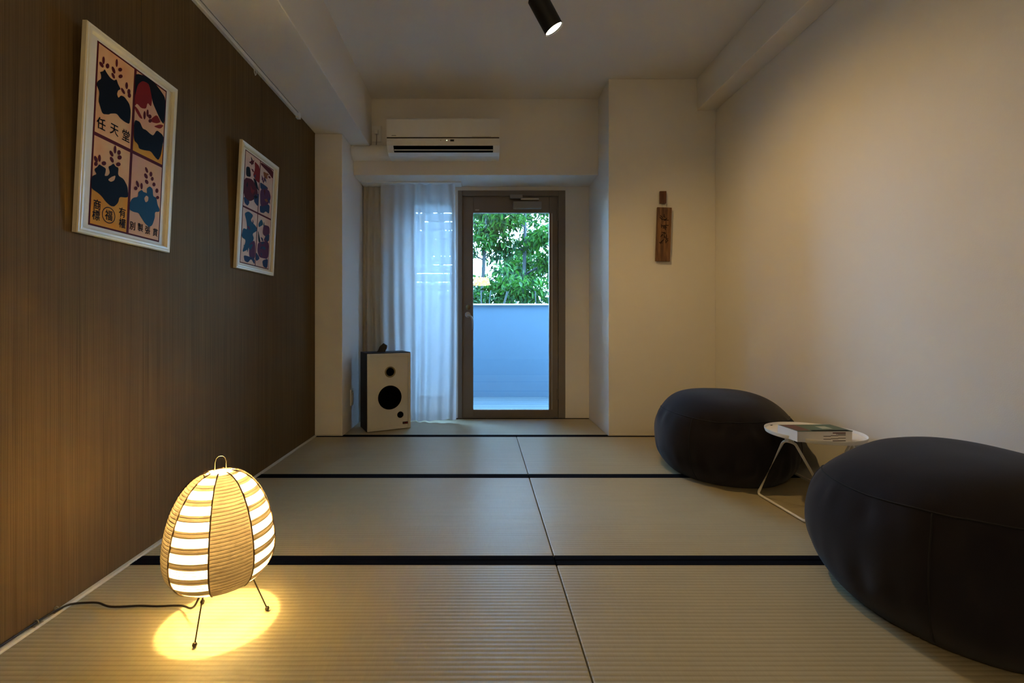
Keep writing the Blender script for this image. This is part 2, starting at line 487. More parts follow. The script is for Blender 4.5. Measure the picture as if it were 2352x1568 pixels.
# ---------------------------------------------------------------- glazed door
def build_door():
    d = tag(empty('door_1', ((DX0 + DX1) / 2, YB, 0)), 'bronze-framed glazed balcony door in the alcove', 'door', kind='structure')
    ox, oy = (DX0 + DX1) / 2, YB
    def part(name, m, boxes, parent=d, bev=0.003):
        mb = MB()
        for (x0, x1, y0, y1, z0, z1) in boxes:
            mb.box(x0 - ox, x1 - ox, y0 - oy, y1 - oy, z0, z1, bevel=bev)
        return mb.build(name, m, parent)
    ya, yb = YB - .012, YB + .09
    part('jamb', M['darkframe'], [(DX0, -0.158, ya, yb, 0, DZ)])
    part('jamb', M['darkframe'], [(0.648, DX1, ya, yb, 0, DZ)])
    part('head', M['darkframe'], [(-0.158, 0.648, ya, yb, 1.862, DZ)])
    part('sill', M['darkframe'], [(-0.158, 0.648, ya + .012, yb, -0.001, 0.006)])
    leaf = part('leaf_stile', M['darkframe'], [(-0.1578, -0.066, YB + .012, YB + .052, 0.0062, 1.8618)])
    part('leaf_stile', M['darkframe'], [(0.5735, 0.6478, YB + .012, YB + .052, 0.0062, 1.8618)])
    part('leaf_top_rail', M['darkframe'], [(-0.066, 0.5735, YB + .012, YB + .052, 1.726, 1.8618)])
    part('leaf_bottom_rail', M['darkframe'], [(-0.066, 0.5735, YB + .012, YB + .052, 0.0062, 0.066)])
    part('glazing_bead', M['metal'], [(0.592, 0.600, YB + .008, YB + .013, 0.07, 1.72)], bev=.001)
    part('glass_pane', M['glass'], [(-0.070, 0.577, YB + .030, YB + .036, 0.062, 1.730)], bev=0)
    # lock and lever handle
    q = MB().lathe([(0, 0), (.022, 0), (.022, .006), (.016, .010), (.012, .013), (0, .013)], 24, Matrix.Translation((-0.110 - ox, YB + .012 - oy, 0.930)) @ Matrix.Rotation(math.radians(90), 4, 'X')).build('lock_cylinder', M['brass'], d, True, 40)
    h = MB().lathe([(0, 0), (.024, 0), (.024, .006), (.012, .010), (.010, .040), (0, .040)], 24, Matrix.Translation((-0.112 - ox, YB + .012 - oy, 0.868)) @ Matrix.Rotation(math.radians(90), 4, 'X')).build('handle_rose', M['metal'], d, True, 40)
    pts = [(-0.114, 0.868), (-0.095, 0.864), (-0.078, 0.846), (-0.071, 0.820), (-0.070, 0.790), (-0.070, 0.745)]
    MB().tube([(x - ox, YB - .026 - oy, z) for x, z in pts], [.008, .008, .0075, .007, .0065, .006], 10).build('lever_handle', M['metal'], d, True)
    # door closer with its arm
    c = part('closer_body', M['closer'], [(0.268, 0.505, YB - .030, YB + .012, 1.752, 1.812)], bev=.006)
    part('closer_arm', M['metal'], [(0.330, 0.480, YB - .040, YB - .030, 1.822, 1.834)], bev=.002)
    part('closer_bracket', M['closer'], [(0.240, 0.345, YB - .045, YB - .010, 1.834, 1.864)], bev=.003)
    part('maker_plate', M['metal'], [(-0.050, -0.016, YB + .010, YB + .0125, 1.744, 1.753)], bev=0)
    for z in (0.20, 0.93, 1.70):
        MB().tube([(0.644 - ox, YB + .004 - oy, z - .045), (0.644 - ox, YB + .004 - oy, z + .045)], .007, 12).build('hinge', M['darkframe'], d, True, 40)
build_door()

# louvre window behind the curtain
def build_window():
    ox, oy = (WX0 + WX1) / 2, YB
    w = tag(empty('window_1', (ox, oy, WZ0)), 'narrow louvred window behind the sheer curtain', 'window', kind='structure')
    hw = (WX1 - WX0) / 2; H = WZ1 - WZ0
    for x0, x1 in ((-hw, -hw + .022), (hw - .022, hw)):
        MB().box(x0, x1, .02, .10, 0, H, bevel=.002).build('window_jamb', M['darkframe'], w)
    for z0, z1 in ((0, .025), (H - .025, H)):
        MB().box(-hw + .022, hw - .022, .02, .10, z0, z1, bevel=.002).build('window_rail', M['darkframe'], w)
    n = 22
    pitch = (H - .06) / n
    for i in range(n):
        z = .03 + pitch * (i + .5)
        R = Matrix.Translation((0, .06, z)) @ Matrix.Rotation(math.radians(-24), 4, 'X')
        MB().box(-hw + .024, hw - .024, -.003, .003, -pitch * .52, pitch * .52, M=R).build('louvre_slat', M['slat'], w)
build_window()

# ---------------------------------------------------------------- balcony and garden
struct('balcony_floor', MB().box(-4.0, 4.5, YB + .14, 5.08, -0.20, -0.045), M['parapet'], 'concrete balcony slab outside the glazed door', 'balcony')
for i in range(9):
    y0 = YB + .16 + i * .117
    if i == 0:
        deck = tag(empty('balcony_decking', (0.25, YB + .16, -0.045)), 'row of grey-green deck boards outside the glazed door', 'decking')
    MB().box(-4.0, 4.0, i * .117, i * .117 + .111, 0.0, 0.028, bevel=.003).build('deck_board', M['deck'], deck)
struct('parapet_wall', MB().box(-4.0, 4.5, 5.10, 5.24, -0.25, 0.995), M['parapet'], 'pale grey balcony parapet beyond the glazed door', 'wall')
struct('parapet_coping', MB().box(-4.0, 4.5, 5.08, 5.26, 0.995, 1.012, bevel=.003), M['coping'], 'thin white coping on top of the balcony parapet', 'wall')
struct('garden_ground', MB().box(-30, 30, 5.26, 50, -0.45, -0.25), M['soil'], 'garden soil beyond the balcony parapet', 'ground')
struct('outer_wall', MB().box(XR + .12, 5.5, YB, YB + .14, -0.25, 3.2).box(-5.0, XL - .12, YB, YB + .14, -0.25, 3.2), M['parapet'], 'outer house wall on both sides of the room', 'wall')

def leaf_cloud(spots, n, size, rnd, name, m, parent):
    V, F = [], []
    for _ in range(n):
        c, sx, sz = rnd.choice(spots)
        while True:
            p = Vector((rnd.uniform(-1, 1), rnd.uniform(-1, 1), rnd.uniform(-1, 1)))
            if p.length < 1: break
        p = Vector((c[0] + p.x * sx, c[1] + p.y * sx, c[2] + p.z * sz))
        L = size * rnd.uniform(.7, 1.35); W = L * rnd.uniform(.30, .42)
        R = (Matrix.Rotation(rnd.uniform(0, 6.283), 3, 'Z') @ Matrix.Rotation(rnd.gauss(.55, .55), 3, 'Y') @ Matrix.Rotation(rnd.gauss(0, .7), 3, 'X'))
        b = len(V)
        for q in ((0, 0, 0), (L * .38, W * .5, .12 * W), (L * .38, -W * .5, .12 * W), (L * .75, W * .34, -.02 * L), (L * .75, -W * .34, -.02 * L), (L, 0, -.08 * L), (L * .4, 0, -.1 * W), (L * .75, 0, -.06 * L)):
            V.append(p + R @ Vector(q))
        F += [(b, b + 6, b + 1), (b, b + 2, b + 6), (b + 1, b + 6, b + 7, b + 3), (b + 6, b + 2, b + 4, b + 7), (b + 3, b + 7, b + 5), (b + 7, b + 4, b + 5)]
    o = mesh_obj(name, V, F, m, parent)
    o['kind'] = 'stuff'
    return o

def tree(x, y, h, lean, seed, n, m, label, r0=.035, low=.6):
    rnd = random.Random(seed)
    t = tag(empty('leafy_tree', (x, y, -.25)), label, 'tree', 'trees beyond the balcony')
    pts, rs = [], []
    for k in range(13):
        f = k / 12
        pts.append(Vector((lean * f + .05 * math.sin(f * 5 + seed), .04 * math.sin(f * 4 + seed * 2), h * f)))
        rs.append(r0 * (1 - .75 * f) + .004)
    MB().tube(pts, rs, 9).build('trunk', M['bark'], t, True)
    spots = []
    for k in range(15):
        f = rnd.uniform(.22, .97)
        a = rnd.uniform(0, 6.283)
        base = pts[int(f * 12)]
        L = rnd.uniform(.35, .8) * (1.15 - .5 * f)
        tip = base + Vector((math.cos(a) * L, math.sin(a) * L * .8, rnd.uniform(.15, .5) * L))
        mid = (base + tip) / 2 + Vector((0, 0, .05))
        MB().tube([base, mid, tip], [.011, .008, .004], 6).build('branch', M['bark'], t, True)
        spots += [(tip, .22, .19), (mid, .20, .15), (tip + Vector((rnd.uniform(-.2, .2), rnd.uniform(-.2, .2), rnd.uniform(-.15, .15))), .2, .15)]
    leaf_cloud(spots, n, .098, rnd, 'foliage', m, t)
    return t
tree(0.05, 6.55, 3.9, .05, 3, 3800, M['leaf2'], 'slim dark-trunked tree seen at the handle side of the glass door')
tree(0.62, 6.75, 4.2, -.04, 11, 6000, M['leaf'], 'dense green tree filling the hinge half of the door glass')
tree(-0.95, 6.6, 3.6, .1, 21, 2600, M['leaf2'], 'tree outside, hidden behind the louvred window and sheer curtain')
tree(1.35, 7.3, 4.0, .05, 31, 4200, M['leaf'], 'tree at the far right edge of the door glass')
tree(0.30, 8.0, 3.2, .12, 43, 4200, M['leaf'], 'paler tree standing back between the two nearer trunks')
def shrub(x, y, seed, label):
    rnd = random.Random(seed)
    t = tag(empty('garden_shrub', (x, y, -.25)), label, 'shrub', 'shrubs beyond the parapet')
    for k in range(6):
        a = rnd.uniform(0, 6.28)
        MB().tube([(0, 0, 0), (math.cos(a) * .15, math.sin(a) * .15, .8), (math.cos(a) * .35, math.sin(a) * .3, 1.45)], [.014, .01, .005], 6).build('stem', M['bark'], t, True)
    leaf_cloud([((rnd.uniform(-.5, .5), rnd.uniform(-.3, .3), rnd.uniform(.5, 1.65)), .22, .2) for _ in range(16)], 1500, .09, rnd, 'foliage', M['leaf2'] if seed % 2 else M['leaf'], t)
shrub(0.02, 5.95, 5, 'low shrub just over the parapet at the handle side')
shrub(0.78, 6.05, 8, 'low shrub just over the parapet at the hinge side')
shrub(-1.1, 6.0, 9, 'low shrub over the parapet beyond the curtained window')

# ---------------------------------------------------------------- curtains
rail = tag(empty('curtain_rail', (-0.58, 3.745, ZL)), 'white curtain rail under the lintel beam', 'curtain rail')
MB().box(-.395, .42, -.06, .065, -.010, -.0005, bevel=.003).build('rail_channel', M['plastic'], rail)

def curtain(name, x0, x1, y, z0, z1, folds, amp, m, label, seed, hem=None, flare=0.0):
    rnd = random.Random(seed)
    nx, nz = folds * 16, 60
    ph = [rnd.uniform(-.9, .9) for _ in range(folds + 2)]
    aw = [rnd.uniform(.45, 1.25) for _ in range(folds + 2)]
    o = tag(empty(name, ((x0 + x1) / 2, y, z0)), label, 'curtain')
    V, F = [], []
    cx = (x0 + x1) / 2
    for j in range(nz + 1):
        f = j / nz                                   # 0 bottom, 1 top
        for i in range(nx + 1):
            u = i / nx
            k = u * folds
            i0 = int(min(k, folds - 1e-6))
            a = aw[i0] * (1 - (k - i0)) + aw[i0 + 1] * (k - i0)
            p = ph[i0] * (1 - (k - i0)) + ph[i0 + 1] * (k - i0)
            sw = 0.35 + 0.65 * (1 - f) ** .7 + .25 * math.sin(f * 5 + seed + 3 * u)
            d = amp * a * sw * math.sin(2 * math.pi * k + p + .6 * math.sin(3 * (1 - f) + u * 4))
            d += .012 * noise.noise(Vector((u * 9, f * 3, seed)))
            dx = .012 * (1 - f) * math.sin(7 * u + seed) + .010 * math.sin(math.pi * f) * (u - .3)
            dz = .010 * math.sin(k * 1.1 + seed) * (1 - f) ** 6
            V.append((x0 + (x1 - x0) * u - cx + dx, d - flare * (1 - f) ** 3 * max(0, min(1, (u - .42) * 3)), f * (z1 - z0) + dz + .006))
    for j in range(nz):
        for i in range(nx):
            b = j * (nx + 1) + i
            F.append((b, b + 1, b + nx + 2, b + nx + 1))
    mesh_obj('curtain_cloth', V, F, m, o, True)
    # stitched hem: a doubled strip along the lower edge
    HV, HF = [], []
    for j in range(3):
        for i in range(nx + 1):
            v = V[j * (nx + 1) + i]
            HV.append((v[0], v[1] - .0015, v[2]))
    for j in range(2):
        for i in range(nx):
            b = j * (nx + 1) + i
            HF.append((b, b + 1, b + nx + 2, b + nx + 1))
    mesh_obj('hem', HV, HF, m, o, True)
    return o
curtain('cream_curtain', -0.972, -0.70, 3.790, 0.012, 1.920, 5, .016, M['cream'], 'gathered cream curtain at the left of the alcove, behind the loudspeaker', 4)
curtain('sheer_curtain', -0.815, -0.212, 3.712, 0.010, 1.920, 7, .024, M['sheer'], 'translucent white sheer curtain beside the glazed door', 7, flare=.05)

# ---------------------------------------------------------------- loudspeaker
def loudspeaker():
    W, D, H = .332, .222, .577
    t = tag(empty('loudspeaker', (-0.828, 3.322, 0.0008), math.radians(27)), 'ivory-fronted loudspeaker with dark wooden cabinet beside the curtain', 'loudspeaker')
    MB().box(0, W, .014, D, 0, H, bevel=.002).build('cabinet', M['cabinet'], t)
    fr = MB()
    fr.box(0.002, .022, 0, .018, .004, H - .006, bevel=.002).box(W - .022, W - .002, 0, .018, .004, H - .006, bevel=.002)
    fr.box(.022, W - .022, 0, .018, .004, .024, bevel=.002).box(.022, W - .022, 0, .018, H - .028, H - .006, bevel=.002)
    fr.build('front_frame', M['baffle'], t)
    MB().box(.020, W - .020, .006, .016, .022, H - .026).build('baffle_board', M['baffle'], t)
    R = lambda x, z, y=.006: Matrix.Translation((x, y, z)) @ Matrix.Rotation(math.radians(90), 4, 'X')
    tw = MB().lathe([(.041, 0), (.041, .003), (.036, .005), (.030, .002)], 40, R(.172, .433)).build('tweeter_ring', M['brass'], t, True, 40)
    MB().lathe([(.0305, .003), (.022, .0006), (.012, .0006), (.010, .003), (0, .005)], 32, R(.172, .433)).build('tweeter_cone', M['pit'], t, True, 40)
    MB().lathe([(.089, 0), (.089, .0025), (.082, .004), (.076, .001), (.072, .003), (.03, .0006), (.026, .004), (0, .007)], 48, R(.170, .243)).build('woofer_cone', M['pit'], t, True, 40)
    MB().lathe([(.024, 0), (.024, .002), (.020, .002), (.018, 0.0002), (0, .0002)], 28, R(.250, .108)).build('bass_port', M['pit'], t, True, 40)
    b = MB().box(.268, .308, .002, .006, .036, .053, bevel=.001).build('maker_badge', M['pit'], t)
    MB().box(.270, .284, .0012, .002, .041, .048).build('badge_print', M['covred'], b)
    MB().box(.287, .306, .0012, .002, .041, .048).build('badge_print', M['red'], b)
    return t
loudspeaker()
blk = tag(empty('tilted_block', (-0.760, 3.50, 0.5778), math.radians(8)), 'small black angular gadget leaning on top of the loudspeaker', 'gadget')
TB = Matrix.Rotation(math.radians(24), 4, 'Y')
MB().box(-.034, .030, -.03, .03, 0.0, .007, bevel=.002).build('foot', M['black'], blk)
MB().prism([(-.030, .006), (.026, .006), (.038, .028), (.040, .048), (.012, .066), (-.014, .042)], -.026, .026, lambda a, b, d: Vector((a, d, b))).build('body', M['black'], blk)
plate = tag(empty('wall_socket', (XA, 3.47, .235)), 'white wall socket on the pillar side, half hidden by the loudspeaker', 'socket')
MB().box(0.0, .010, -.036, .036, -.06, .06, bevel=.002).build('cover_plate', M['plastic'], plate)
MB().box(.0095, .013, -.018, .018, -.035, .035, bevel=.001).build('outlet', M['white'], plate)

# ---------------------------------------------------------------- air conditioner
def air_conditioner():
    x0, x1 = -0.690, 0.136
    t = tag(empty('air_conditioner', ((x0 + x1) / 2, YL, 2.045)), 'white wall-mounted air conditioner on the lintel beam', 'air conditioner')
    w = (x1 - x0) / 2
    prof = [(0, .252), (-.165, .252), (-.190, .246), (-.198, .235), (-.200, .100), (-.198, .078), (-.188, .050), (-.150, .012), (-.110, .001), (0, 0)]
    f = lambda a, b, d: Vector((d, a, b))
    MB().prism(prof, -w, w, f).build('casing', M['plastic'], t)
    pan = [(-.150, .2535), (-.1925, .2475), (-.2015, .236), (-.2045, .106), (-.199, .105), (-.197, .232), (-.188, .243), (-.150, .249)]
    MB().prism(pan, -w + .004, w - .004, f).build('front_panel', M['plastic'], t)
    MB().box(-w + .004, w - .004, -.2035, -.198, .098, .1045).build('panel_gap', mat('brown_shadow_gap', (.03, .018, .008), .6), t)
    # sloping outlet with two flaps
    A, B = Vector((-.188, .050)), Vector((-.150, .012))
    nrm = Vector((-(B - A).y, (B - A).x)).normalized()
    if nrm.x > 0: nrm = -nrm
    def slab(a, b, h0, h1, xa, xb, name, m, parent):
        P = [A + (B - A) * a + nrm * h0, A + (B - A) * b + nrm * h0, A + (B - A) * b + nrm * h1, A + (B - A) * a + nrm * h1]
        return MB().prism([(p.x, p.y) for p in P], xa, xb, f).build(name, m, parent)
    s = slab(.02, .96, -.004, .0012, -w + .048, w - .048, 'air_outlet', M['pit'], t)
    slab(.54, .66, .0010, .004, -w + .052, w - .050, 'flap', M['plastic'], t)
    slab(-.06, .0, .0003, .002, -w + .044, w - .044, 'flap', M['plastic'], t)
    MB().box(.052, .080, -.2005, -.197, .076, .090, bevel=.001).build('sensor_window', M['black'], t)
    MB().box(.024, .030, -.2005, -.197, .081, .086).build('status_light', M['led'], t)
    MB().box(-.020, -.014, -.2005, -.197, .081, .086).build('indicator_mark', M['brass'], t)
    mk = MB()
    for i, hgt in enumerate((.004, .005, .005, .004, .005, .005, .004)):
        mk.box(-.374 + i * .0048, -.3705 + i * .0048, -.2052, -.2040, .1135, .1135 + hgt)
    mk.build('maker_name', M['cord'], t)
    MB().box(.21, .35, -.2052, -.2042, .1085, .1100).build('panel_print', M['brass'], t)
air_conditioner()
pc = tag(empty('pipe_cover', (XA, YL, 2.05)), 'rounded white pipe cover running from the air conditioner to the pillar', 'pipe cover')
prof = [(0, 0)] + [(-.075 * math.cos(math.radians(a)), .058 + .056 * math.sin(math.radians(a))) for a in range(-78, 79, 12)] + [(0, .116)]
MB().prism(prof, .004, .292, lambda a, b, d: Vector((d, a, b))).build('cover_channel', M['plastic'], pc, True, 35)
MB().prism([(a * 1.05 if a else 0, (b - .058) * 1.06 + .058) for a, b in prof], .0015, .020, lambda a, b, d: Vector((d, a, b))).build('end_collar', M['plastic'], pc, True, 35)
so = tag(empty('power_outlet', (-0.805, YL, 2.255)), 'white power outlet with plugged cable beside the air conditioner', 'socket')
MB().box(-.036, .036, -.010, 0, -.062, .062, bevel=.002).build('cover_plate', M['plastic'], so)
MB().box(-.012, .016, -.036, -.010, -.010, .024, bevel=.004).build('plug', M['plastic'], so)
MB().tube([(.004, -.030, -.008), (.006, -.030, -.03), (.002, -.022, -.06), (-.002, -.012, -.088)], .003, 8).build('cable', M['closer'], so, True)

# ---------------------------------------------------------------- wooden plaque
pq = tag(empty('wooden_plaque', (1.284, YC, 1.22)), 'hanging brown wooden plaque with carved characters on the pillar', 'plaque')
RT = Matrix.Rotation(math.radians(1.9), 4, 'Y')
MB().box(-.051, .051, -.030, -.012, .012, .392, bevel=.004, M=Matrix.Translation((-.006, 0, 0)) @ RT).build('main_board', M['darkwood'], pq)
MB().box(-.023, .022, -.024, -.006, .420, .508, bevel=.003).build('hanging_block', M['darkwood2'], pq)
for xa, xb in ((-.016, -.022), (-.014, -.010), (.014, .019), (.016, .024)):
    MB().tube([(xa, -.016, .425), ((xa + xb) / 2, -.018, .405), (xb, -.02, .385)], .0012, 6).build('cord', M['strip'], pq)
MB().box(-.02, .02, -.012, 0, .20, .24).build('wall_spacer', M['darkwood2'], pq)
MB().box(-.01, .01, -.006, 0, .45, .47).build('wall_spacer', M['darkwood2'], pq)
rnd = random.Random(12)
for zc in (.318, .262, .200, .150):
    cv = MB()
    for k in range(8):
        a = Vector((rnd.uniform(-.024, .026), rnd.uniform(-.020, .020)))
        ang = rnd.choice((0.1, 1.5, .8, -.7, 0.0))
        L = rnd.uniform(.014, .030)
        Mx = Matrix.Translation((a.x - .0 + (zc - .2) * .033, -.0305, zc + a.y)) @ Matrix.Rotation(ang, 4, 'Y')
        cv.box(-L / 2, L / 2, -.0004, .0008, -.0028, .0028, M=Mx)
    cv.build('carved_character', M['carve'], pq)

# ---------------------------------------------------------------- picture rail
pr = tag(empty('picture_rail', (XL, 0, 2.143)), 'white picture rail along the top of the brown wall', 'picture rail')
MB().box(0, .018, YF + .02, 2.905, -.030, -.0005, bevel=.002).build('rail', M['plastic'], pr)
MB().box(.0185, .021, YF + .02, 2.90, -.012, -.008).build('rail_groove', M['closer'], pr)
MB().box(-.0, .024, 2.905, 2.935, -.040, -.0005, bevel=.004).build('end_cap', M['plastic'], pr)
for y in (1.50, 2.365):
    MB().tube([(.010, y - .008, -.028), (.012, y - .010, -.052), (.012, y, -.064), (.012, y + .010, -.052), (.010, y + .008, -.028)], .0022, 8).build('hook', M['plastic'], pr, True)

# ---------------------------------------------------------------- framed prints
ART = {
    'TLmass': [(0.097,0.874),(0.125,0.86),(0.171,0.846),(0.221,0.845),(0.251,0.862),(0.272,0.84),(0.312,0.821),(0.277,0.805),(0.265,0.781),(0.286,0.763),(0.316,0.787),(0.364,0.792),(0.435,0.77),(0.459,0.739),(0.46,0.689),(0.451,0.651),(0.381,0.649),(0.323,0.655),(0.274,0.671),(0.194,0.651),(0.178,0.641),(0.097,0.624),(0.058,0.666),(0.043,0.681),(0.05,0.733),(0.009,0.763),(0.023,0.786),(0.062,0.809),(0.055,0.832),(0.042,0.84),(0.082,0.856)],
    'arch': [(0.493,0.96),(0.543,0.979),(0.637,0.995),(0.771,0.999),(0.867,0.982),(0.967,0.955),(0.985,0.927),(0.983,0.774),(0.927,0.783),(0.851,0.823),(0.776,0.866),(0.733,0.935),(0.696,0.964),(0.609,0.956),(0.55,0.921),(0.528,0.885),(0.509,0.828)],
    'red1': [(0.55,0.921),(0.609,0.956),(0.696,0.964),(0.733,0.935),(0.768,0.882),(0.757,0.832),(0.699,0.846),(0.682,0.802),(0.608,0.787),(0.543,0.8),(0.515,0.775),(0.509,0.828),(0.528,0.885)],
    'red2': [(0.515,0.779),(0.568,0.768),(0.642,0.728),(0.595,0.723),(0.518,0.755)],
    'red3': [(0.755,0.754),(0.852,0.81),(0.928,0.778),(0.859,0.753),(0.779,0.742)],
    'red4': [(0.805,0.722),(0.917,0.762),(0.978,0.768),(0.921,0.731)],
    'TRmass': [(0.515,0.695),(0.597,0.702),(0.644,0.67),(0.698,0.674),(0.755,0.665),(0.812,0.663),(0.864,0.713),(0.961,0.704),(0.988,0.687),(0.967,0.614),(0.954,0.568),(0.915,0.525),(0.859,0.535),(0.784,0.559),(0.693,0.545),(0.605,0.537),(0.586,0.56),(0.52,0.572)],
    'BLmass': [(0.089,0.345),(0.115,0.342),(0.174,0.337),(0.172,0.317),(0.161,0.292),(0.202,0.3),(0.227,0.322),(0.2,0.352),(0.235,0.365),(0.266,0.383),(0.296,0.37),(0.335,0.371),(0.331,0.325),(0.411,0.318),(0.471,0.281),(0.485,0.223),(0.453,0.214),(0.365,0.205),(0.354,0.17),(0.305,0.14),(0.258,0.136),(0.192,0.151),(0.144,0.172),(0.099,0.185),(0.011,0.198),(0.002,0.243),(0.02,0.269),(0.065,0.285),(0.038,0.3),(0.04,0.312),(0.069,0.325)],
    'BLgap': [(0.204,0.278),(0.248,0.302),(0.302,0.32),(0.287,0.288),(0.242,0.272)],
    'BRmass': [(0.566,0.231),(0.629,0.245),(0.626,0.275),(0.678,0.297),(0.702,0.287),(0.736,0.288),(0.759,0.287),(0.75,0.317),(0.799,0.339),(0.848,0.329),(0.859,0.284),(0.914,0.283),(0.938,0.24),(0.978,0.217),(0.974,0.198),(0.901,0.188),(0.906,0.152),(0.87,0.097),(0.819,0.079),(0.748,0.096),(0.676,0.132),(0.646,0.148),(0.566,0.144),(0.513,0.15),(0.51,0.188),(0.536,0.218)],
    'BRgap': [(0.718,0.249),(0.749,0.272),(0.785,0.268),(0.782,0.241),(0.744,0.226)],
}
LEAF=[[0.078,0.915,0.015,0.005,0.002,-0.021],[0.057,0.885,0.016,0.009,0.022,-0.009],[0.129,0.9,0.022,0.007,0.002,-0.014],[0.241,0.951,0.015,0.005,0.002,-0.023],[0.205,0.9,0.017,0.008,0.019,-0.015],[0.29,0.928,0.026,0.008,0.001,-0.011],[0.205,0.868,0.015,0.008,0.018,-0.011],[0.299,0.892,0.028,0.009,0.001,-0.011],[0.386,0.863,0.018,0.005,0.003,-0.02],[0.341,0.819,0.014,0.008,0.026,-0.011],[0.42,0.837,0.022,0.006,0.002,-0.016],[0.429,0.817,0.023,0.006,0.002,-0.014],[0.661,0.757,0.019,0.005,0.003,-0.026],[0.705,0.781,0.017,0.005,0.003,-0.023],[0.742,0.769,0.028,0.006,0.002,-0.013],[0.751,0.744,0.027,0.007,0.001,-0.012],[0.047,0.364,0.017,0.007,0.017,-0.015],[0.089,0.377,0.017,0.003,0.002,-0.02],[0.05,0.339,0.022,0.005,0.002,-0.012],[0.145,0.36,0.028,0.005,0.001,-0.012],[0.276,0.464,0.018,0.004,0.002,-0.023],[0.232,0.432,0.018,0.007,0.02,-0.013],[0.329,0.458,0.024,0.005,0.002,-0.014],[0.241,0.399,0.019,0.007,0.019,-0.013],[0.34,0.431,0.029,0.006,0.001,-0.013],[0.328,0.389,0.031,0.006,0.001,-0.012],[0.734,0.43,0.017,0.006,0.019,-0.015],[0.729,0.391,0.022,0.008,0.021,-0.013],[0.805,0.416,0.024,0.004,0.002,-0.016],[0.745,0.357,0.022,0.008,0.019,-0.011],[0.831,0.391,0.023,0.004,0.002,-0.013],[0.862,0.36,0.026,0.004,0.002,-0.013],[0.915,0.328,0.026,0.004,0.002,-0.015],[0.609,0.321,0.019,0.005,0.017,-0.018],[0.586,0.291,0.026,0.004,0.001,-0.012],[0.67,0.318,0.019,0.003,0.003,-0.02],[0.932,0.286,0.027,0.004,0.002,-0.011]]
TXT={'任': (0.088, 0.568), '天': (0.255, 0.572), '堂': (0.411, 0.574), '商': (0.089, 0.12), '標': (0.083, 0.062), '福': (0.238, 0.081), '有': (0.414, 0.12), '權': (0.422, 0.057), '別': (0.566, 0.059), '製': (0.685, 0.062), '張': (0.799, 0.057), '貫': (0.924, 0.056)}
Q=[
 ('red',[(0.303,0.955),(0.498,0.934),(0.503,0.781),(0.379,0.789),(0.272,0.818),(0.33,0.885)]),
 ('maroon',[(0.002,0.754),(0.277,0.782),(0.48,0.7),(0.436,0.636),(0.207,0.565),(0.008,0.591)]),
 ('black',[(0.042,0.856),(0.163,0.874),(0.215,0.79),(0.054,0.772)]),
 ('black',[(0.165,0.976),(0.271,0.94),(0.232,0.905),(0.109,0.91),(0.205,0.93)]),
 ('black',[(0.274,0.8),(0.396,0.792),(0.504,0.704),(0.37,0.731)]),
 ('navy',[(0.01,0.582),(0.168,0.606),(0.208,0.555),(0.147,0.519),(0.048,0.533)]),
 ('navy',[(0.33,0.649),(0.498,0.693),(0.501,0.558),(0.356,0.586)]),
 ('maroon',[(0.516,0.986),(0.989,0.991),(0.996,0.902),(0.794,0.938),(0.604,0.954),(0.519,0.962)]),
 ('rust',[(0.61,0.916),(0.758,0.922),(0.786,0.867),(0.655,0.865)]),
 ('plum',[(0.528,0.737),(0.858,0.779),(0.954,0.712),(0.843,0.626),(0.571,0.568)]),
 ('navy',[(0.519,0.798),(0.665,0.798),(0.817,0.792),(0.765,0.759),(0.546,0.735)]),
 ('navy',[(0.551,0.585),(0.918,0.646),(0.914,0.544),(0.777,0.556),(0.706,0.527),(0.571,0.519)]),
 ('teal',[(0.061,0.443),(0.186,0.478),(0.357,0.462),(0.263,0.403),(0.475,0.371),(0.508,0.336),(0.347,0.29),(0.422,0.25),(0.234,0.136),(0.045,0.091),(0.157,0.213),(0.001,0.225),(0.046,0.312),(0.177,0.309),(0.133,0.387)]),
 ('plum',[(0.259,0.195),(0.458,0.244),(0.492,0.062),(0.277,0.064)]),
 ('navy',[(0.095,0.077),(0.476,0.071),(0.478,0.013),(0.346,0.06),(0.251,0.015),(0.134,0.024)]),
 ('plum',[(0.078,0.436),(0.221,0.464),(0.261,0.422),(0.133,0.387)]),
 ('teal',[(0.534,0.407),(0.641,0.465),(0.723,0.42),(0.554,0.371)]),
 ('plum',[(0.723,0.42),(0.952,0.427),(0.965,0.346),(0.815,0.31),(0.699,0.328)]),
 ('navy',[(0.814,0.32),(0.963,0.356),(0.957,0.274),(0.747,0.263)]),
 ('plum',[(0.549,0.233),(0.967,0.285),(0.972,0.101),(0.624,0.093),(0.544,0.145)]),
 ('navy',[(0.495,0.14),(0.662,0.086),(0.516,0.045)]),
 ('navy',[(0.738,0.072),(0.963,0.11),(0.948,0.007),(0.784,0.015)]),
 ('black',[(0.53,0.358),(0.658,0.234),(0.566,0.235)]),
]

def text_mesh(ch, size):
    cu = bpy.data.curves.new('glyph', 'FONT')
    cu.body = ch
    cu.size = size
    cu.align_x = 'CENTER'; cu.align_y = 'CENTER'
    cu.resolution_u = 2
    ob = bpy.data.objects.new('glyph', cu)
    COL.objects.link(ob)
    dg = bpy.context.evaluated_depsgraph_get()
    me = bpy.data.meshes.new_from_object(ob.evaluated_get(dg))
    bpy.data.objects.remove(ob)
    bpy.data.curves.remove(cu)
    if len(me.vertices):
        xs = [v.co.x for v in me.vertices]; ys = [v.co.y for v in me.vertices]
        cx, cy = (min(xs) + max(xs)) / 2, (min(ys) + max(ys)) / 2
        sx = size * .92 / max(max(xs) - min(xs), max(ys) - min(ys))
        for v in me.vertices:
            v.co = ((v.co.x - cx) * sx, (v.co.y - cy) * sx, 0)
    return me

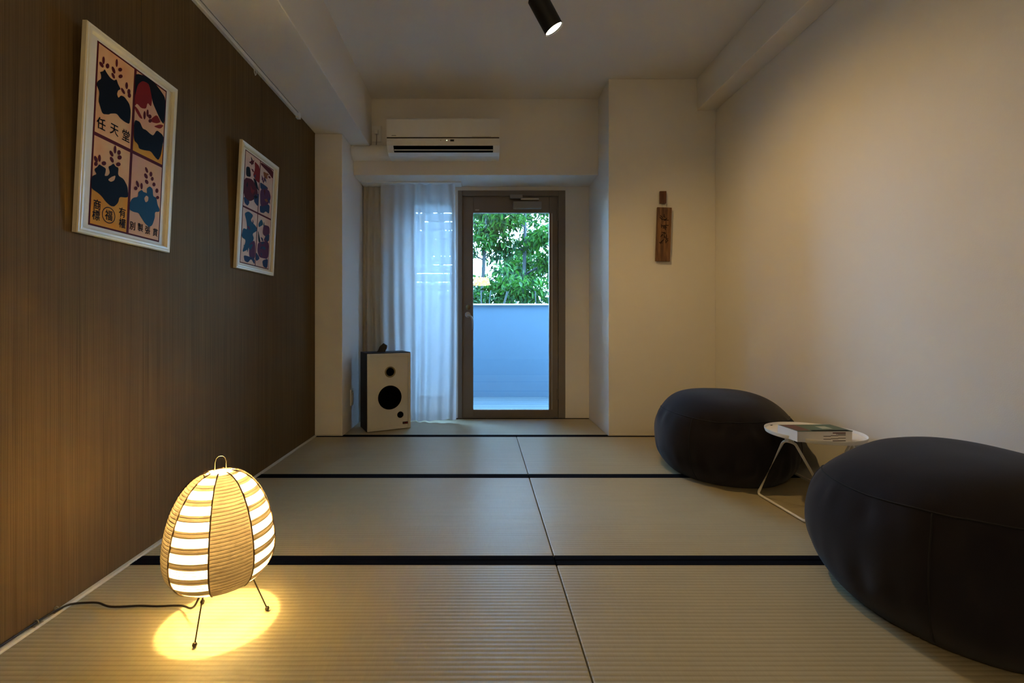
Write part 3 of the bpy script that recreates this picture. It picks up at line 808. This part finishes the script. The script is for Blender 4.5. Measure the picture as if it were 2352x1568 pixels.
def framed_print(y0, label, groups, builder):
    W, H = .394, .611
    t = empty('framed_print')
    tag(t, label, 'picture', 'framed prints on the brown wall')
    ti = math.radians(2.9)
    t.matrix_world = Matrix(((0, math.sin(ti), math.cos(ti), XL + .0015), (1, 0, 0, y0), (0, math.cos(ti), -math.sin(ti), 1.062), (0, 0, 0, 1)))
    # moulded frame: profile swept round the four sides with mitred corners
    prof = [(0, 0), (0, .013), (.003, .0155), (.008, .0145), (.011, .016), (.017, .0155), (.020, .012), (.022, .009), (.022, 0)]
    for side in range(4):
        V, F = [], []
        for (a, h) in prof:
            c = [((a, a), (W - a, a)), ((W - a, a), (W - a, H - a)), ((W - a, H - a), (a, H - a)), ((a, H - a), (a, a))][side]
            V += [(c[0][0], c[0][1], h), (c[1][0], c[1][1], h)]
        n = len(prof)
        for i in range(n):
            j = (i + 1) % n
            F.append((2 * i, 2 * i + 1, 2 * j + 1, 2 * j))
        F += [tuple(range(0, 2 * n, 2)), tuple(range(1, 2 * n, 2))[::-1]]
        mb = MB(); me = bpy.data.meshes.new('x'); me.from_pydata(V, [], F); mb.bm.from_mesh(me); bpy.data.meshes.remove(me)
        mb.build('frame_moulding', M['frame'], t)
    MB().box(.020, W - .020, .020, H - .020, .001, .005).build('mount_board', M['passe'], t)
    px0, px1, pz0, pz1 = .047, W - .047, .031, H - .030
    pr_ = MB().box(px0, px1, pz0, pz1, .005, .0055).build('print', M['maroon'], t)
    def P(u, v, d=.0060): return Vector((px0 + u * (px1 - px0), pz0 + v * (pz1 - pz0), d))
    builder(pr_, P, px1 - px0, pz1 - pz0)
    # hanging wires up to the rail
    MB().tube([(W * .60, H - .02, -.002), (W * .60, H - .02 + (2.09 - 1.652), -.030)], .0006, 5).build('hanging_wire', M['wire'], t)
    return t

def flat(polys, P, d, name, m, parent):
    mb = MB()
    for poly in polys:
        if not name.startswith('card_ground') and len(poly) != 12:          # round the printed outlines
            for _ in range(2):
                n = len(poly)
                poly = [q for i in range(n) for a, b in [(poly[i], poly[(i + 1) % n])]
                        for q in ((a[0] * .82 + b[0] * .18, a[1] * .82 + b[1] * .18), (a[0] * .18 + b[0] * .82, a[1] * .18 + b[1] * .82))]
        vs = [mb.bm.verts.new(P(u, v, d)) for u, v in poly]
        mb.bm.faces.new(vs)
    bmesh.ops.triangulate(mb.bm, faces=mb.bm.faces[:])
    me = bpy.data.meshes.new(name); mb.bm.to_mesh(me); mb.bm.free()
    o = link(name, me, m, parent)
    return o

def rect(u0, u1, v0, v1): return [(u0, v0), (u1, v0), (u1, v1), (u0, v1)]

def hanafuda(pr_, P, w, h):
    D = lambda k: .00585 + k * .00012
    e, g = .018, .010
    um, vm, s = .5, .5, .018
    flat([rect(e, um - s, vm + g, 1 - g)], P, D(0), 'card_ground', M['ground'], pr_)
    flat([rect(um + s, 1 - e, vm + g, 1 - g)], P, D(0), 'card_ground', M['orange'], pr_)
    flat([rect(e, um - s, g, vm - g)], P, D(0), 'card_ground', M['ground'], pr_)
    flat([rect(e, um - s, g, .235)], P, D(1), 'card_ground_patch', M['orange'], pr_)
    flat([rect(um + s, 1 - e, g, vm - g)], P, D(0), 'card_ground', M['pink'], pr_)
    flat([rect(um + s, 1 - e, .64, 1 - g)], P, D(1), 'card_ground_patch', M['pink'], pr_)
    for k in ('red1', 'red2', 'red3', 'red4'): flat([ART[k]], P, D(2), 'red_plume', M['red'], pr_)
    flat([ART['arch']], P, D(3), 'black_arch', M['ink'], pr_)
    for k in ('TLmass', 'TRmass', 'BLmass'):
        flat([ART[k]], P, D(4), 'dark_leaf_shape', M['ink'], pr_)
    flat([ART['BRmass']], P, D(4), 'blue_leaf_shape', M['teal'], pr_)
    for k in ('BLgap', 'BRgap'): flat([ART[k]], P, D(5), 'leaf_gap', M['pink'], pr_)
    petals = []
    for (cx, cy, ax, ay, bx, by) in LEAF:
        petals.append([(cx + ax * math.cos(a) + bx * math.sin(a), cy + ay * math.cos(a) + by * math.sin(a)) for a in [2 * math.pi * k / 12 for k in range(12)]])
    for pt_ in petals: flat([pt_], P, D(6), 'blossom_petal', M['maroon'], pr_)
    for ch, (u, v) in TXT.items():
        me = text_mesh(ch, .036 if ch in '任天堂' else (.031 if ch in '商標有權福' else .027))
        q = P(u, v, D(6))
        for vx in me.vertices:
            vx.co = Vector((q.x + vx.co.x * .95, q.y + vx.co.y * 1.08, q.z))
        tb = bmesh.new()                       # brush weight: the strokes are laid down several times, slightly shifted
        for dx, dy in ((-.0005, 0), (.0005, 0), (0, .0005), (0, -.0005)):
            k0 = len(tb.verts); tb.from_mesh(me); tb.verts.ensure_lookup_table()
            for vx in tb.verts[k0:]: vx.co += Vector((dx, dy, 0))
        tb.to_mesh(me); tb.free()
        link('printed_character', me, M['ink'], pr_)
    c = P(*TXT['福'], D(6))
    ring = MB()
    n = 36
    a = [ring.bm.verts.new((c.x + .0255 * math.cos(6.2832 * k / n), c.y + .0255 * math.sin(6.2832 * k / n), c.z)) for k in range(n)]
    b = [ring.bm.verts.new((c.x + .0228 * math.cos(6.2832 * k / n), c.y + .0228 * math.sin(6.2832 * k / n), c.z)) for k in range(n)]
    for k in range(n): ring.bm.faces.new((a[k], a[(k + 1) % n], b[(k + 1) % n], b[k]))
    ring.build('printed_ring', M['ink'], pr_)

def peony(pr_, P, w, h):
    D = lambda k: .00585 + k * .00012
    e, g = .014, .008
    for u0, u1 in ((e, .5 - .012), (.5 + .012, 1 - e)):
        for v0, v1 in ((g, .5 - .008), (.5 + .008, 1 - g)):
            flat([rect(u0, u1, v0, v1)], P, D(0), 'card_ground', M['sand'], pr_)
    MK = {'red': 'red', 'maroon': 'maroon', 'black': 'ink', 'navy': 'navy', 'teal': 'teal', 'plum': 'plum', 'rust': 'rust'}
    for i, (k, poly) in enumerate(Q):
        flat([poly], P, D(1 + i % 5), k.replace('black', 'dark') + '_petal_shape', M[MK[k]], pr_)
    rnd = random.Random(17)                      # pointed leaves scattered round the blossoms
    pal = {(0, 1): ('maroon', 'navy', 'ink', 'red'), (1, 1): ('maroon', 'plum', 'navy', 'rust'), (0, 0): ('teal', 'navy', 'plum', 'teal'), (1, 0): ('plum', 'navy', 'teal', 'navy')}
    for (ci, cj), cols in pal.items():
        for k in range(9):
            u = ci * .5 + rnd.uniform(.09, .41); v = cj * .5 + rnd.uniform(.06, .43)
            a = rnd.uniform(0, 6.283); L = rnd.uniform(.045, .085)
            ca, sa = math.cos(a), math.sin(a)
            shape = [(-1, 0), (-.35, .30), (-.05, .26), (.10, .52), (.32, .22), (1, 0), (.25, -.28), (.05, -.50), (-.15, -.24), (-.5, -.22)]
            poly = [(u + L * (x * ca - y * sa), v + L * .55 * (x * sa + y * ca)) for x, y in shape]
            poly = [(min(max(x, ci * .5 + .02), ci * .5 + .48), min(max(y, cj * .5 + .012), cj * .5 + .488)) for x, y in poly]
            flat([poly], P, D(6 + k % 4), 'leaf_shape', M[cols[k % 4]], pr_)

framed_print(1.316, 'white-framed print of four flower cards with characters, nearer the viewer', None, hanafuda)
framed_print(2.172, 'white-framed print of four red and blue flower panels, nearer the pillar', None, peony)

# ---------------------------------------------------------------- paper lamp
def paper_lamp():
    cx, cy = -0.702, 1.232
    t = tag(empty('paper_lamp', (cx, cy, 0.0012)), 'glowing egg-shaped paper lamp with brown and white striped panels on three thin legs', 'lamp')
    P0 = [(.027, .399), (.050, .391), (.072, .375), (.092, .350), (.108, .320), (.120, .286), (.128, .250), (.1325, .215), (.1325, .186), (.128, .160), (.118, .138), (.104, .122), (.095, .116)]
    # smooth the profile and measure its length
    fine = []
    for i in range(len(P0) - 1):
        p0, p1, p2, p3 = [Vector(P0[min(max(i + k, 0), len(P0) - 1)]) for k in (-1, 0, 1, 2)]
        for k in range(8):
            f = k / 8
            fine.append(.5 * ((2 * p1) + (-p0 + p2) * f + (2 * p0 - 5 * p1 + 4 * p2 - p3) * f * f + (-p0 + 3 * p1 - 3 * p2 + p3) * f ** 3))
    fine.append(Vector(P0[-1]))
    acc = [0.0]
    for i in range(1, len(fine)): acc.append(acc[-1] + (fine[i] - fine[i - 1]).length)
    total = acc[-1]
    def at(s, off=0.0):
        s = min(max(s, 0), total)
        for i in range(1, len(acc)):
            if s <= acc[i] + 1e-9:
                f = (s - acc[i - 1]) / (acc[i] - acc[i - 1])
                p = fine[i - 1].lerp(fine[i], f)
                d = (fine[i] - fine[i - 1]).normalized()
                return (p.x - d.y * off, p.y + d.x * off)
    NR = 38                                             # bamboo ribs
    # paper bulges slightly outwards between the ribs
    def profile(s0, s1, off):
        n = max(2, int((s1 - s0) / total * NR * 4))
        out = []
        for k in range(n + 1):
            s = s0 + (s1 - s0) * k / n
            out.append(at(s, off - .0009 * abs(math.cos(math.pi * s / total * NR)) ** 3))
        return out
    shade = MB().lathe(profile(0, total, 0.0), 96).build('lamp_shade', M['washi'], t, True)
    A0 = math.radians(-71.5)
    q = math.radians(45)
    for k in range(8):
        a0 = A0 + k * q
        if k % 2 == 0:
            MB().lathe(profile(.006, total - .001, .0007), 14, None, a0, a0 + q).build('brown_paper_panel', M['brownpaper'], shade, True)
        else:
            per = total / 9.2
            for j in range(9):
                s0 = per * (j + .0) + .004
                MB().lathe(profile(s0, min(s0 + per * .44, total), .0007), 12, None, a0, a0 + q).build('brown_paper_band', M['brownpaper'], shade, True)
        pts = [at(total * i / 60, .0011) for i in range(61)]
        MB().tube([(r * math.cos(a0), r * math.sin(a0), z) for r, z in pts], .0018, 6).build('seam', M['rib'], shade)
    rb = MB()
    for i in range(NR + 1):
        r, z = at(total * (i + .5) / NR if i < NR else total, .0004)
        rb.tube([(r * math.cos(6.2832 * k / 72), r * math.sin(6.2832 * k / 72), z) for k in range(72)], .00065, 4, closed=True)
    rbo = rb.build('bamboo_ribs', M['rib'], shade); rbo['kind'] = 'stuff'
    # legs, handle, fittings
    feet = [(-0.7056, 1.126), (-0.594, 1.269), (-0.7926, 1.300)]
    for fx, fy in feet:
        d = Vector((fx - cx, fy - cy)); d.normalize()
        fo = Vector((fx - cx, fy - cy))
        lg = MB().tube([(fo.x, fo.y, .006), (d.x * .075, d.y * .075, .105), (d.x * .050, d.y * .050, .200)], .0018, 8).build('leg', M['wire'], t, True)
        MB().lathe([(0, -.006), (.0045, -.0045), (.006, 0), (.0045, .0045), (0, .006)], 12, Matrix.Translation((fo.x, fo.y, .0062))).build('foot', M['wire'], lg, True)
    for z, r in ((.200, .050),):
        MB().tube([(r * math.cos(6.2832 * k / 32), r * math.sin(6.2832 * k / 32), z) for k in range(32)], .0016, 6, closed=True).build('support_ring', M['wire'], t, True)
    hx = .0135
    rt = Vector((.869, .495))
    loop = [(-hx, .375), (-hx, .425), (-hx * .8, .435), (-hx * .35, .4405), (hx * .35, .4405), (hx * .8, .435), (hx, .425), (hx, .375)]
    MB().tube([(a * rt.x, a * rt.y, z) for a, z in loop], .0014, 8).build('carrying_loop', M['wire'], t, True)
    MB().tube([(.027 * math.cos(6.2832 * k / 32), .027 * math.sin(6.2832 * k / 32), .398) for k in range(32)], .0012, 6, closed=True).build('top_ring', M['wire'], t, True)
    MB().tube([(-.052, -.03, .200), (0, 0, .200), (.045, .03, .200)], .0016, 6).build('socket_bar', M['wire'], t, True)
    MB().lathe([(0, .190), (.011, .190), (.0135, .200), (.0162, .280), (.0157, .285), (0, .285)], 20).build('socket', M['black'], t, True, 40)
    MB().lathe([(.0140, .2855), (.0165, .295), (.0225, .303), (.0245, .316), (.0215, .331), (.013, .341), (0, .344)], 24).build('bulb', M['glass'], t, True)
    l = bpy.data.lights.new('lamp_bulb_light', 'POINT')
    l.energy = 45.0
    l.color = LAMP
    l.shadow_soft_size = .019
    lo = bpy.data.objects.new('lamp_bulb_light', l); COL.objects.link(lo)
    lo.parent = t; lo.location = (0, 0, .315)
    # mains cord: from the socket out under the shade, over the mat to the wall, then along it
    W = lambda x, y, z: (x - cx, y - cy, z)
    cord = [(0, 0, .19), (-.02, -.01, .13), (-.045, -.022, .07), W(-.775, 1.225, .035), W(-.835, 1.272, .012), W(-.905, 1.280, .0055), W(-.96, 1.283, .0050), W(-1.035, 1.279, .0048), W(-1.085, 1.296, .005), W(-1.12, 1.297, .005), W(-1.145, 1.290, .007), W(-1.158, 1.275, .010), W(-1.166, 1.24, .011), W(-1.170, 1.20, .011), W(-1.172, 1.1, .011), W(-1.172, .9, .011), W(-1.172, .75, .011)]
    sm = []
    cv = [Vector(p) for p in cord]
    for i in range(len(cv) - 1):
        p0, p1, p2, p3 = cv[max(i - 1, 0)], cv[i], cv[i + 1], cv[min(i + 2, len(cv) - 1)]
        for k in range(6):
            f = k / 6
            sm.append(.5 * ((2 * p1) + (-p0 + p2) * f + (2 * p0 - 5 * p1 + 4 * p2 - p3) * f * f + (-p0 + 3 * p1 - 3 * p2 + p3) * f ** 3))
    sm.append(cv[-1])
    MB().tube(sm, .0028, 8).build('power_cord', M['cord'], t, True)
paper_lamp()
for y, lb in ((1.262, 'clear cord clip at the brown wall, farther from the viewer'), (1.205, 'clear cord clip at the brown wall, nearer the viewer')):
    c = tag(empty('cord_clip', (XL, y, .004)), lb, 'clip', 'clips holding the lamp cord')
    MB().box(.0005, .016, -.012, .012, .0005, .003, bevel=.0008).build('clip_base', M['clear'], c)
    MB().tube([(.002, 0, .003), (.0035, 0, .011), (.008, 0, .0135), (.0125, 0, .011), (.014, 0, .003)], .0016, 6).build('clip_arch', M['clear'], c, True)

# ---------------------------------------------------------------- beanbags
def beanbag(cx, cy, rx, ry, H, seed, label, lean=(0, 0), seam_f=.56, zc=.19, nplan=2.15, rot=0.0):
    t = tag(empty('beanbag', (cx, cy, 0.0012), rot), label, 'beanbag', 'charcoal beanbags by the right wall')
    nu, nv = 160, 72
    def sg(v, e): return math.copysign(abs(v) ** e, v)
    def pt(th, ph):
        c, s = math.cos(ph), math.sin(ph)
        rad = max(c, 0) ** .72
        x = sg(math.cos(th), 2 / nplan) * rad * rx
        y = sg(math.sin(th), 2 / nplan) * rad * ry
        z = zc + (H - zc) * sg(s, .92) if s > 0 else zc + (zc + .055) * sg(s, .85)
        p = Vector((x, y, z))
        dv = Vector((math.cos(th) * c, math.sin(th) * c, s))
        g = noise.noise(dv * 1.3 + Vector((seed, seed * .7, 0)))
        p *= 1 + .05 * g
        # gathers that fade away from the seams
        w = math.exp(-((ph - seam_f + .16) / .16) ** 2) + .8 * math.exp(-((ph + .25) / .22) ** 2)
        k = noise.noise(Vector((math.cos(th) * 7.5, math.sin(th) * 7.5, seed + ph * 1.2)))
        side = .25 + .75 * max(0, noise.noise(Vector((math.cos(th) * 1.5, math.sin(th) * 1.5, seed * 3.1))) + .35)
        d = .028 * w * k * side
        n = Vector((x / rx ** 2, y / ry ** 2, (z - zc) / (H - zc) ** 2))
        if n.length > 0: p += n.normalized() * d
        f = max(0, p.z) / H
        p.x += lean[0] * f; p.y += lean[1] * f
        p.z = max(p.z, 0.0)
        return p
    V, F = [], []
    for j in range(1, nv):
        ph = -math.pi / 2 + math.pi * j / nv
        for i in range(nu): V.append(pt(2 * math.pi * i / nu, ph))
    b = len(V)
    V.append(Vector((0, 0, 0))); V.append(pt(0, math.pi / 2))
    for j in range(nv - 2):
        for i in range(nu):
            F.append((j * nu + i, j * nu + (i + 1) % nu, (j + 1) * nu + (i + 1) % nu, (j + 1) * nu + i))
    for i in range(nu):
        F.append((b, (i + 1) % nu, i)); F.append(((nv - 2) * nu + i, (nv - 2) * nu + (i + 1) % nu, b + 1))
    mesh_obj('cushion_body', V, F, M['bag'], t, True)
    loop = [pt(2 * math.pi * i / 120, seam_f) + Vector((0, 0, .0006)) for i in range(120)]
    MB().tube(loop, .0022, 6, closed=True).build('top_panel_seam', M['seam'], t, True)
    for th in (math.radians(215), math.radians(-38), math.radians(138)):
        MB().tube([pt(th, seam_f + (-.75 - seam_f) * i / 30) for i in range(31)], .0020, 6).build('side_seam', M['seam'], t, True)
    return t
beanbag(1.310, 2.475, .338, .365, .432, 2, 'charcoal beanbag farther away, by the pillar and behind the side table', lean=(-.01, .0))
beanbag(1.330, 1.285, .328, .345, .455, 6, 'large charcoal beanbag nearest the viewer, in front of the side table', lean=(.0, .0))

# ---------------------------------------------------------------- side table and book
def side_table():
    cx, cy, zt = 1.437, 1.975, .322
    t = tag(empty('side_table', (cx, cy, 0.0012)), 'small round white metal tray table with bent wire legs', 'table')
    r = .181
    MB().lathe([(0, zt - .004), (r - .012, zt - .004), (r - .003, zt - .001), (r, zt + .010), (r + .0015, zt + .010), (r + .0015, zt + .004), (r - .002, zt - .006), (r - .012, zt - .009), (0, zt - .009)], 64).build('tray_top', M['white'], t, True, 50)
    z = .0065
    zu = zt - .014
    Wp = lambda x, y, zz: Vector((x - cx, y - cy, zz))
    P1, P2 = Wp(1.283, 2.12, z), Wp(1.293, 1.815, z)
    P4, P3 = Wp(1.585, 1.825, z), Wp(1.592, 2.125, z)
    Ta = [Wp(1.291, 1.950, zu - .010), Wp(1.306, 1.902, zu - .010)]
    Tb = [Wp(1.560, 1.93, zu - .02), Wp(1.585, 1.955, zu - .02)]
    path = [P1, P2, Tb[0], Tb[1], P4, P3, Ta[1], Ta[0]]
    out = []
    n = len(path)
    for i, p in enumerate(path):
        a, b = path[i - 1], path[(i + 1) % n]
        da, db = (a - p), (b - p)
        ra, rb_ = min(.022, da.length * .45), min(.022, db.length * .45)
        q0, q1 = p + da.normalized() * ra, p + db.normalized() * rb_
        for k in range(7):
            f = k / 6
            out.append(q0 * (1 - f) ** 2 + p * 2 * f * (1 - f) + q1 * f * f)
    MB().tube(out, .0055, 10, closed=True).build('wire_base', M['white'], t, True)
    mid = (Ta[0] + Ta[1]) / 2
    for c in (mid, (Tb[0] + Tb[1]) / 2):
        MB().box(c.x - .012, c.x + .012, c.y - .012, c.y + .012, c.z, zt - .007, bevel=.001).build('mounting_plate', M['white'], t)
side_table()
def book():
    t = tag(empty('book', (1.388, 1.905, .3195), math.radians(1)), 'thick paperback book with green cover on the tray table', 'book')
    w, d, h = .112, .058, .043
    pg = MB().box(-w, w, -d, d, .0006, h - .001).build('page_block', M['page'], t)
    cv = MB().box(-w - .001, w + .002, -d - .001, d + .001, h - .001, h + .0004).build('front_cover', M['cover'], t)
    MB().box(-w - .001, w + .002, -d - .001, d + .001, 0.0, .0008).build('back_cover', M['white'], t)
    MB().box(-w - .0015, -w, -d - .001, d + .001, .0004, h).build('spine', M['page'], t)
    MB().box(.020, .062, -.020, .024, h + .0003, h + .0008).build('cover_print', M['covpale'], cv)
    MB().box(-w + .004, -.05, -.050, .052, h + .0003, h + .0008).build('cover_print', M['covred'], cv)
    MB().box(-.05, w - .01, -d, -d + .016, h + .0003, h + .0008).build('cover_print', M['ink'], cv)
    # stepped index marks on the page edge
    for (x0, x1, za, zb, n) in ((-.006, .085, .021, .027, 3), (-.006, .085, .009, .015, 3)):
        for i in range(n):
            xa, xb = x0 + (x1 - x0) * i / n, x0 + (x1 - x0) * (i + 1) / n
            zz = za + (zb - za) * i / n
            MB().box(xa, xb, -d - .0005, -d + .001, zz, zz + .0022).build('index_mark', M['carve'], pg)
    MB().box(.032, .085, -d - .0005, -d + .001, .0020, .0050).build('index_mark', M['carve'], pg)
    MB().box(.032, .085, -d - .0005, -d + .001, .0330, .0370).build('index_mark', M['covred'], pg)
    MB().box(.045, .085, -d - .0005, -d + .001, .0290, .0312).build('index_mark', M['carve'], pg)
book()

# ---------------------------------------------------------------- ceiling spotlight and pendant
def spotlight(lx, ly, lz, ax, label, watts, size, blend):
    ax = Vector(ax).normalized()
    t = tag(empty('ceiling_spotlight', (lx, ly, ZC)), label, 'spotlight')
    o = Vector((0, 0, lz - ZC))
    q = ax.to_track_quat('Z', 'Y').to_matrix().to_4x4()
    r, L = .043, .165
    X = Matrix.Translation(o) @ q
    MB().lathe([(r - .003, -.010), (r, 0), (r, -.0), (r, -L + .006), (r - .006, -L), (0, -L), (0, -L + .01), (r - .004, -L + .01), (r - .004, -.004)], 48, X).build('spot_body', M['black'], t, True, 40)
    MB().lathe([(0, -.006), (r - .004, -.006), (r - .004, -.009), (0, -.009)], 40, X).build('lens', M['lens'], t, True, 40)
    top = o - ax * (L * .72)
    MB().tube([top + Vector((0, .0, 0)), Vector((top.x, top.y + .048, top.z + .02)), Vector((top.x, top.y + .048, -.10)), Vector((top.x, top.y + .04, -.035))], .006, 10).build('arm', M['black'], t, True)
    MB().box(top.x - .03, top.x + .03, top.y - .06, top.y + .10, -.036, -.0005, bevel=.004).build('ceiling_mount', M['black'], t)
    l = bpy.data.lights.new('spot_beam', 'SPOT')
    l.energy = watts; l.color = WARM; l.spot_size = math.radians(size); l.spot_blend = blend; l.shadow_soft_size = .035
    lo = bpy.data.objects.new('spot_beam', l); COL.objects.link(lo); lo.parent = t
    lo.matrix_local = Matrix.Translation(o + ax * .004) @ (-ax).to_track_quat('Z', 'Y').to_matrix().to_4x4()
spotlight(.328, 2.05, 2.114, (.509, .0915, -.856), 'black cylinder spotlight hanging from the ceiling', 48, 128, .75)

pd = tag(empty('pendant_lamp', (-0.02, -0.5, ZC)), 'white drum pendant lamp behind the viewer, mirrored in the door glass', 'lamp')
MB().lathe([(0, -.05), (.045, -.05), (.05, -.0005), (0, -.0005)], 24).build('ceiling_rose', M['white'], pd, True, 40)
MB().tube([(0, 0, -.05), (0, 0, -.93)], .003, 8).build('flex', M['white'], pd)
MB().lathe([(.155, -.925), (.185, -1.05), (0, -1.05), (0, -1.045), (.180, -1.045), (.150, -.925), (0, -.925)], 40).build('drum_shade', M['opal'], pd, True, 40)
